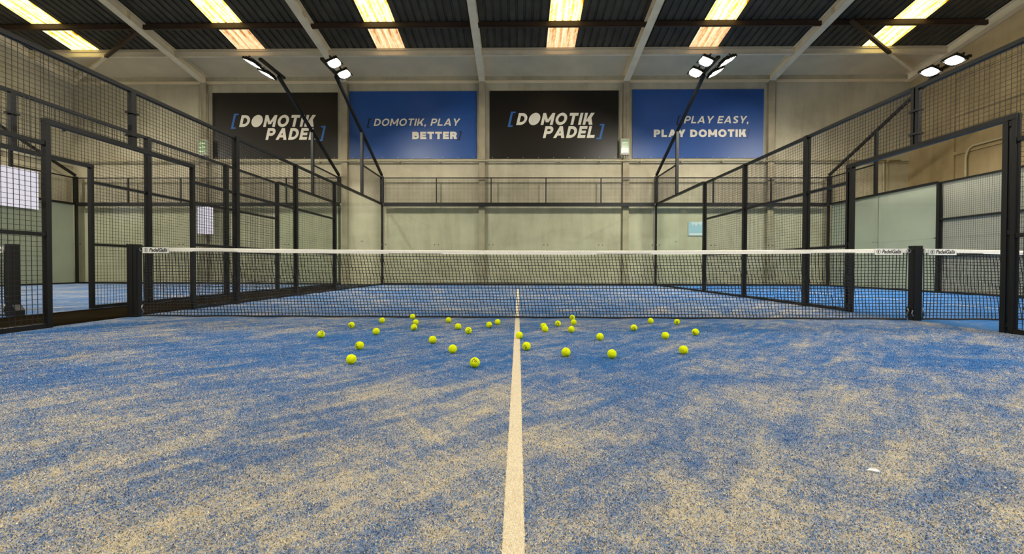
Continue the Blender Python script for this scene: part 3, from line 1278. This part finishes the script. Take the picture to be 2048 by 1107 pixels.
def logo_poster(t, w, h, left, top):
    X = lambda p: (p - left) * PXM - w / 2
    Z = lambda q: h / 2 - (q - top) * PXM
    lettering(t, 'D@MOTIK', X(1032.3), 151.6 * PXM, Z(249.2), 23.6 * PXM, 0.23, 0.24, 'print_white', gap=0.15)
    lettering(t, 'PADEL', X(1085.7), 102.3 * PXM, Z(275.2), 23.4 * PXM, 0.23, 0.24, 'print_white', gap=0.15)
    lettering(t, '[', X(1015.2), 9.5 * PXM, Z(253.0), 30.5 * PXM, 0.23, 0.25, 'print_blue', 'bracket_mark')
    lettering(t, ']', X(1192.3), 9.5 * PXM, Z(278.0), 30.5 * PXM, 0.23, 0.25, 'print_blue', 'bracket_mark')


t = poster(-11.45, -6.75, 4.68, 7.13, 'board_black', 'black DOMOTIK PADEL poster half crossed by the slanting mast')
logo_poster(t, 4.70, 2.45, 978.0, 180.5)
t = poster(-1.08, 3.68, 4.67, 7.17, 'board_black', 'black DOMOTIK PADEL poster in clear view beside the electrical box')
logo_poster(t, 4.76, 2.50, 979.0, 181.0)

t = poster(-6.30, -1.56, 4.675, 7.17, 'board_blue', 'blue poster reading DOMOTIK, PLAY BETTER')
X = lambda p: (p - 699) * PXM - 2.37
Z = lambda q: 1.2475 - (q - 181.5) * PXM
lettering(t, 'DOMOTIK, PLAY', X(748.1), 171.5 * PXM, Z(251.0), 14.4 * PXM, 0.23, 0.19, 'print_white', gap=0.16)
lettering(t, 'BETTER', X(825.9), 89.8 * PXM, Z(277.7), 14.8 * PXM, 0.0, 0.27, 'print_white', gap=0.12)
lettering(t, '[', X(734.0), 5.6 * PXM, Z(254.6), 18.4 * PXM, 0.23, 0.25, 'print_navy', 'bracket_mark')
lettering(t, ']', X(916.0), 5.6 * PXM, Z(280.2), 18.4 * PXM, 0.23, 0.25, 'print_navy', 'bracket_mark')

t = poster(4.195, 8.985, 4.68, 7.205, 'board_blue', 'blue poster reading PLAY EASY, PLAY DOMOTIK')
X = lambda p: (p - 1265) * PXM * 0.988 - 2.395
Z = lambda q: 1.2625 - (q - 178.0) * PXM
lettering(t, 'PLAY EASY,', X(1367.9), 127.0 * PXM, Z(245.7), 14.4 * PXM, 0.23, 0.19, 'print_white', gap=0.15)
lettering(t, 'PLAY DOMOTIK', X(1307.9), 182.0 * PXM, Z(272.8), 14.9 * PXM, 0.0, 0.27, 'print_white', gap=0.13)
lettering(t, '[', X(1352.5), 5.6 * PXM, Z(249.0), 18.6 * PXM, 0.23, 0.25, 'print_navy', 'bracket_mark')
lettering(t, ']', X(1490.5), 5.6 * PXM, Z(275.6), 18.4 * PXM, 0.23, 0.25, 'print_faint', 'bracket_mark')

# ------------------------------------------------------------------ fittings on the walls
t = thing('wall_pipe', (0, YB - 0.09, 4.545), 'long cream pipe with clips running along the poster wall', 'pipe')
for seg in range(6):
    a = (XL + 0.05, -11.85, -6.58, -1.48, 3.81, 9.08)[seg]
    c = (-11.58, -6.31, -1.21, 4.08, 9.35, XR - 0.1)[seg]
YPIPE = -0.10
b = MB()
b.tube([(XL + 0.1, YPIPE, 0), (XR - 0.5, YPIPE, 0)], 0.028, 8)
b.build('pipe_run', 'pipe', t, smooth=True)
k = 0
x = XL + 0.6
while x < XR - 0.6:
    if min(abs(x - c) for c in COLX) > 0.2:
        MB().box(x - 0.02, x + 0.02, YPIPE - 0.035, 0.09, -0.045, 0.04).build('pipe_clip', 'pipe', t)
    x += 1.48

for x, nm in ((3.87, 'beside the second black poster'), (-11.66, 'on the column by the first black poster')):
    t = thing('electrical_box', (x, YB - 0.15, 4.74), 'grey electrical box with green window ' + nm, 'fuse box', 'electrical boxes')
    bevel(MB().box(-0.165, 0.165, -0.12, 0.0, 0.0, 0.60).build('housing', 'plastic', t), 0.012)
    MB().box(-0.135, 0.125, -0.128, -0.119, 0.08, 0.545).build('window', 'door_green', t)
    for z in (0.12, 0.27, 0.41):
        MB().box(-0.115, 0.105, -0.136, -0.127, z, z + 0.05).build('breaker_row', 'breaker', t)
    for i, (xx, bend) in enumerate(((-0.10, -0.03), (0.09, 0.03))):
        MB().tube([(xx, -0.05, 0.60), (xx, -0.05, 0.9), (xx + bend, -0.035, 1.3), (xx + bend, -0.03, 2.3)], 0.012, 6).build('cable', 'pipe', t, smooth=True)
    for xx in (-0.10, -0.02, 0.06):
        MB().tube([(xx, -0.05, 0.0), (xx, -0.05, -0.10)], 0.02, 8).build('cable_gland', 'plastic', t, smooth=True)

t = thing('conduit', (13.4, YB - 0.04, 4.56), 'cream conduit dropping down the wall near the corner of the narrow court', 'pipe')
MB().tube([(-0.05, 0, 0.0), (-0.05, 0, -0.1), (-0.055, 0, -3.6)], 0.03, 8).build('pipe_run', 'pipe', t, smooth=True)
MB().tube([(0.06, 0, -0.02), (0.075, 0, -0.3), (0.07, 0, -3.6)], 0.022, 8).build('pipe_run', 'pipe', t, smooth=True)
t = thing('conduit', (XR - 0.085, 8.26, 3.3), 'cream conduit bending along the tan end wall', 'pipe')
MB().tube([(0, 0, -3.2), (0, 0, 0.0), (0, 0.0, 0.85), (0, -0.03, 1.02), (0, -0.10, 1.14), (0, -0.21, 1.2), (0, -1.0, 1.2), (0, -1.5, 1.235), (0, -3, 1.26)], 0.03, 8).build('pipe_run', 'pipe', t, smooth=True)

for loc, rz, w, h, lab in (((-11.53, 9.955, 1.84), 0.0, 0.60, 1.0, 'small glowing white panel added as a window reflection on the glass end of the wide court'),
                           ((-16.33, 8.05, 2.56), PI / 2, 1.30, 1.27, 'big glowing white panel added as a window reflection high on the outer fence of the wide court')):
    t = thing('reflection_panel', loc, lab, 'reflection', rz=rz)  # added glowing panel in place of a bright window reflected in the glass
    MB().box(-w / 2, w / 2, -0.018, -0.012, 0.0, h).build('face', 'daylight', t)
    MB().box(-w / 2, w / 2, -0.012, 0.0, 0.0, h).build('housing', 'plastic', t)  # backing of the added reflection panel
t = thing('backing_boards', (11.275, 0, 0), 'pale grey boards fixed behind the outer fence of the narrow court', 'boards', 'boards behind the outer fences')
for y0 in (2.0, 4.0, 6.0, 7.96):
    for z0, z1 in ((0.03, 1.46), (1.464, 2.93)):
        box_part('board', t, 0.0, 0.02, y0, y0 + 1.996, z0, z1, 'board_grey')
t = thing('backing_boards', (-16.475, 0, 0), 'pale grey boards fixed behind the outer fence of the wide court', 'boards', 'boards behind the outer fences')
for y0 in (2.0, 4.0, 6.0, 7.96):
    for z0, z1 in ((0.03, 1.0), (1.004, 1.96), (1.964, 2.93)):
        box_part('board', t, -0.02, 0.0, y0, y0 + 1.996, z0, z1, 'board_grey')
t = thing('blue_reflection_panel', (6.55, YB - 0.04, 1.83), 'glowing pale blue panel added as a glass reflection, behind the glass end of the narrow court', 'blue_reflection')  # added glowing panel in place of a reflection in the side glass
MB().box(-0.28, 0.32, 0.0, 0.039, 0.0, 0.52).build('housing', 'plastic', t)  # backing of the added blue reflection panel
MB().box(-0.275, 0.315, -0.002, 0.0, 0.005, 0.515).build('glow_face', 'blue_reflection', t)
MB().box(-0.24, 0.30, -0.004, -0.002, 0.02, 0.09).build('reflected_strip', 'white_reflection', t)
MB().face([(-0.18, -0.004, 0.50), (-0.12, -0.004, 0.36), (-0.06, -0.004, 0.44), (0.0, -0.004, 0.34), (0.08, -0.004, 0.46), (0.16, -0.004, 0.38), (0.24, -0.004, 0.50)]).build('reflected_shape', 'white_reflection', t)

t = thing('security_camera', (XL + 0.02, 9.95, 5.66), 'small white dome camera high on the tan end wall', 'camera')
bevel(MB().box(-0.02, 0.06, -0.05, 0.05, 0.0, 0.1).build('mount', 'poster_white', t), 0.01)
b = MB()
for i in range(7):
    a = PI / 2 * i / 6
    for k in range(14):
        c = 2 * PI * k / 14
        b.v.append((0.05 + 0.055 * math.cos(a) * math.cos(c), 0.055 * math.cos(a) * math.sin(c), -0.055 * math.sin(a)))
for i in range(6):
    for k in range(14):
        b.f.append((i * 14 + k, (i + 1) * 14 + k, (i + 1) * 14 + (k + 1) % 14, i * 14 + (k + 1) % 14))
b.build('dome', 'ink', t, smooth=True)

# ------------------------------------------------------------------ balls
R = 0.0335
BALLS = [
    (-1.823, -1.534, (0.28, -0.42), 'yellow ball lying farthest out towards the brown path, black print on top'),
    (-1.786, -0.915, (-0.42, 0.22), 'yellow ball with a small black spot, second out towards the brown path'),
    (-1.587, -0.515, None, 'lone yellow ball by the net, third out towards the brown path'),
    (-1.327, -0.129, None, 'yellow ball touching the net bottom on the brown path side'),
    (-1.156, -0.669, None, 'half hidden yellow ball behind another, just short of the net, brown path side'),
    (-1.078, -1.06, (0.4, 0.5), 'yellow ball hiding part of another, brown path side'),
    (-1.376, -1.344, None, 'plain yellow ball alone between the printed outermost ball and the overlapping pair'),
    (-0.735, -1.791, None, 'plain yellow ball alone midway between the overlapping pair and the front ball'),
    (-1.261, -2.074, (-0.75, 0.12), 'yellow ball with black print on its edge, second nearest the viewer on the path side'),
    (-1.129, -2.569, None, 'plain yellow ball nearest the viewer on the brown path side, seam low'),
    (-0.821, -0.446, None, 'plain yellow ball close to the net, fourth in from the brown path'),
    (-0.632, -0.979, None, 'plain yellow ball just behind the boldly printed ball mid scatter'),
    (-0.489, -1.264, (0.05, -0.1), 'yellow ball with bold black print facing the viewer in the middle of the scatter'),
    (-0.314, -0.849, (0.5, 0.5), 'yellow ball with print near the ground, second from the centre line by the net'),
    (-0.234, -0.61, None, 'plain yellow ball by the net, next to the centre line on the brown path side'),
    (-0.499, -2.193, None, 'yellow ball with a slanting seam, third nearest the viewer beside the centre line'),
    (-0.284, -2.645, (0.0, -0.35), 'yellow ball nearest the viewer, black print on its upper half'),
    (0.012, -1.531, None, 'yellow ball resting on the white centre line'),
    (0.067, -2.065, (-0.35, 0.2), 'yellow ball with bold black print beside the centre line'),
    (0.27, -0.918, None, 'half hidden yellow ball behind its twin, narrow court side of the line'),
    (0.274, -1.124, None, 'yellow ball covering most of another on the narrow court side of the line'),
    (0.674, -0.154, (0.0, 0.0), 'printed yellow ball touching the net on the narrow court side'),
    (0.633, -0.597, None, 'plain yellow ball just in front of the printed one at the net'),
    (0.442, -0.718, (0.0, 0.0), 'yellow ball with black print in its middle, between the net and the overlapping twins'),
    (0.537, -1.147, None, 'plain yellow ball alone in front of the three by the net'),
    (0.739, -1.591, None, 'plain yellow ball in the middle of the narrow court side, fourth nearest the viewer'),
    (0.353, -2.294, None, 'plain yellow ball second nearest the viewer past the centre line'),
    (0.68, -2.345, None, 'yellow ball with an arched seam, nearest the viewer past the centre line'),
    (1.202, -1.016, (0.2, 0.15), 'yellow ball with black print standing alone midway to the far cluster'),
    (1.552, -0.448, None, 'plain yellow ball by the net, second out towards the narrow court'),
    (1.834, -0.515, (0.0, 0.15), 'printed yellow ball by the net, farthest out towards the narrow court along it'),
    (1.356, -1.505, None, 'plain yellow ball alone before the two by the net on the narrow court side'),
    (1.724, -1.285, (-0.5, 0.3), 'printed yellow ball farthest out towards the narrow court, clear of the net'),
    (1.26, -2.178, None, 'yellow ball with a diagonal seam, nearest the viewer of the outer group'),
]


def ball_mesh():
    b = MB()
    nu, nv = 28, 16
    b.v.append((0, 0, R))
    for i in range(1, nv):
        a = PI * i / nv
        for k in range(nu):
            c = 2 * PI * k / nu
            b.v.append((R * math.sin(a) * math.cos(c), R * math.sin(a) * math.sin(c), R * math.cos(a)))
    b.v.append((0, 0, -R))
    for k in range(nu):
        b.f.append((0, 1 + k, 1 + (k + 1) % nu))
        q = 1 + (nv - 2) * nu
        b.f.append((q + (k + 1) % nu, q + k, len(b.v) - 1))
    for i in range(nv - 2):
        for k in range(nu):
            p = 1 + i * nu
            b.f.append((p + k, p + nu + k, p + nu + (k + 1) % nu, p + (k + 1) % nu))
    me = b.mesh('padel_ball')
    me.materials.append(M['felt'])
    for pl in me.polygons:
        pl.use_smooth = True
    return me


BM_ = ball_mesh()
pts = []
for i in range(72):
    a = 2 * PI * i / 72
    v = Vector((0.75 * math.cos(a) + 0.25 * math.cos(3 * a), 0.75 * math.sin(a) - 0.25 * math.sin(3 * a), 2 * math.sqrt(0.75 * 0.25) * math.sin(2 * a)))
    pts.append(v.normalized() * (R - 0.0001))
SEAM = MB().tube(pts, 0.0009, 4, closed=True).mesh('seam')
SEAM.materials.append(M['seam'])
MARKS = [(-0.34, 0.08, -0.26, 0.30), (-0.26, 0.22, -0.05, 0.30), (-0.02, 0.06, 0.06, 0.30), (0.08, 0.22, 0.30, 0.30), (0.10, 0.06, 0.18, 0.2),
         (-0.14, -0.26, -0.06, -0.02), (-0.06, -0.1, 0.12, -0.02), (-0.06, -0.26, 0.12, -0.18), (0.12, -0.26, 0.2, -0.02)]
for i, (bx, by, mark, label) in enumerate(BALLS):
    o = put('padel_ball', BM_, None, None, (bx, by, R + 0.0003))
    tag(o, label, 'ball', 'yellow balls scattered on the main court')
    rot = Euler((random.uniform(0, 6.28), random.uniform(0, 6.28), random.uniform(0, 6.28)))
    o.rotation_euler = rot
    put('seam', SEAM, None, o)
    if mark:
        c = (CAM_POS - Vector((bx, by, R))).normalized()
        right = c.cross(Vector((0, 0, 1))).normalized() * -1
        up = right.cross(c) * -1
        if up.z < 0:
            up = -up
        n0 = (c * math.sqrt(max(0.05, 1 - mark[0] ** 2 - mark[1] ** 2)) + right * mark[0] - up * mark[1]).normalized()
        t1 = right - n0 * right.dot(n0)
        t1.normalize()
        t2 = n0.cross(t1)
        a = random.uniform(-0.7, 0.9)
        e1 = t1 * math.cos(a) + t2 * math.sin(a)
        e2 = n0.cross(e1)
        inv = rot.to_matrix().inverted()
        b = MB()
        for (u0, v0, u1, v1) in [[1.6 * q for q in mk] for mk in MARKS]:
            q = [inv @ ((n0 + e1 * u + e2 * v).normalized() * (R * 1.012)) for u, v in ((u0, v0), (u1, v0), (u1, v1), (u0, v1))]
            b.face(q)
        b.build('printed_mark', 'ink', o)

# litter on the turf
b = MB()
b.v = [(-0.028, 0.004, 0.003), (-0.01, -0.006, 0.006), (0.012, -0.012, 0.004), (0.03, -0.008, 0.003), (0.022, 0.004, 0.007), (-0.006, 0.009, 0.008),
       (-0.028, 0.004, 0.001), (-0.01, -0.006, 0.002), (0.012, -0.012, 0.001), (0.03, -0.008, 0.001), (0.022, 0.004, 0.003), (-0.006, 0.009, 0.003)]
b.f = [(0, 1, 5), (1, 2, 4, 5), (2, 3, 4), (11, 7, 6), (11, 10, 8, 7), (10, 9, 8)] + [(i, i + 6, (i + 1) % 6 + 6, (i + 1) % 6) for i in range(6)]
b.v = [(x * 0.68, y * 0.68, z) for x, y, z in b.v]
o = b.build('paper_scrap', 'scrap', None, (1.153, -4.017, 0))
tag(o, 'small white scrap lying on the sandy turf in front', 'litter')
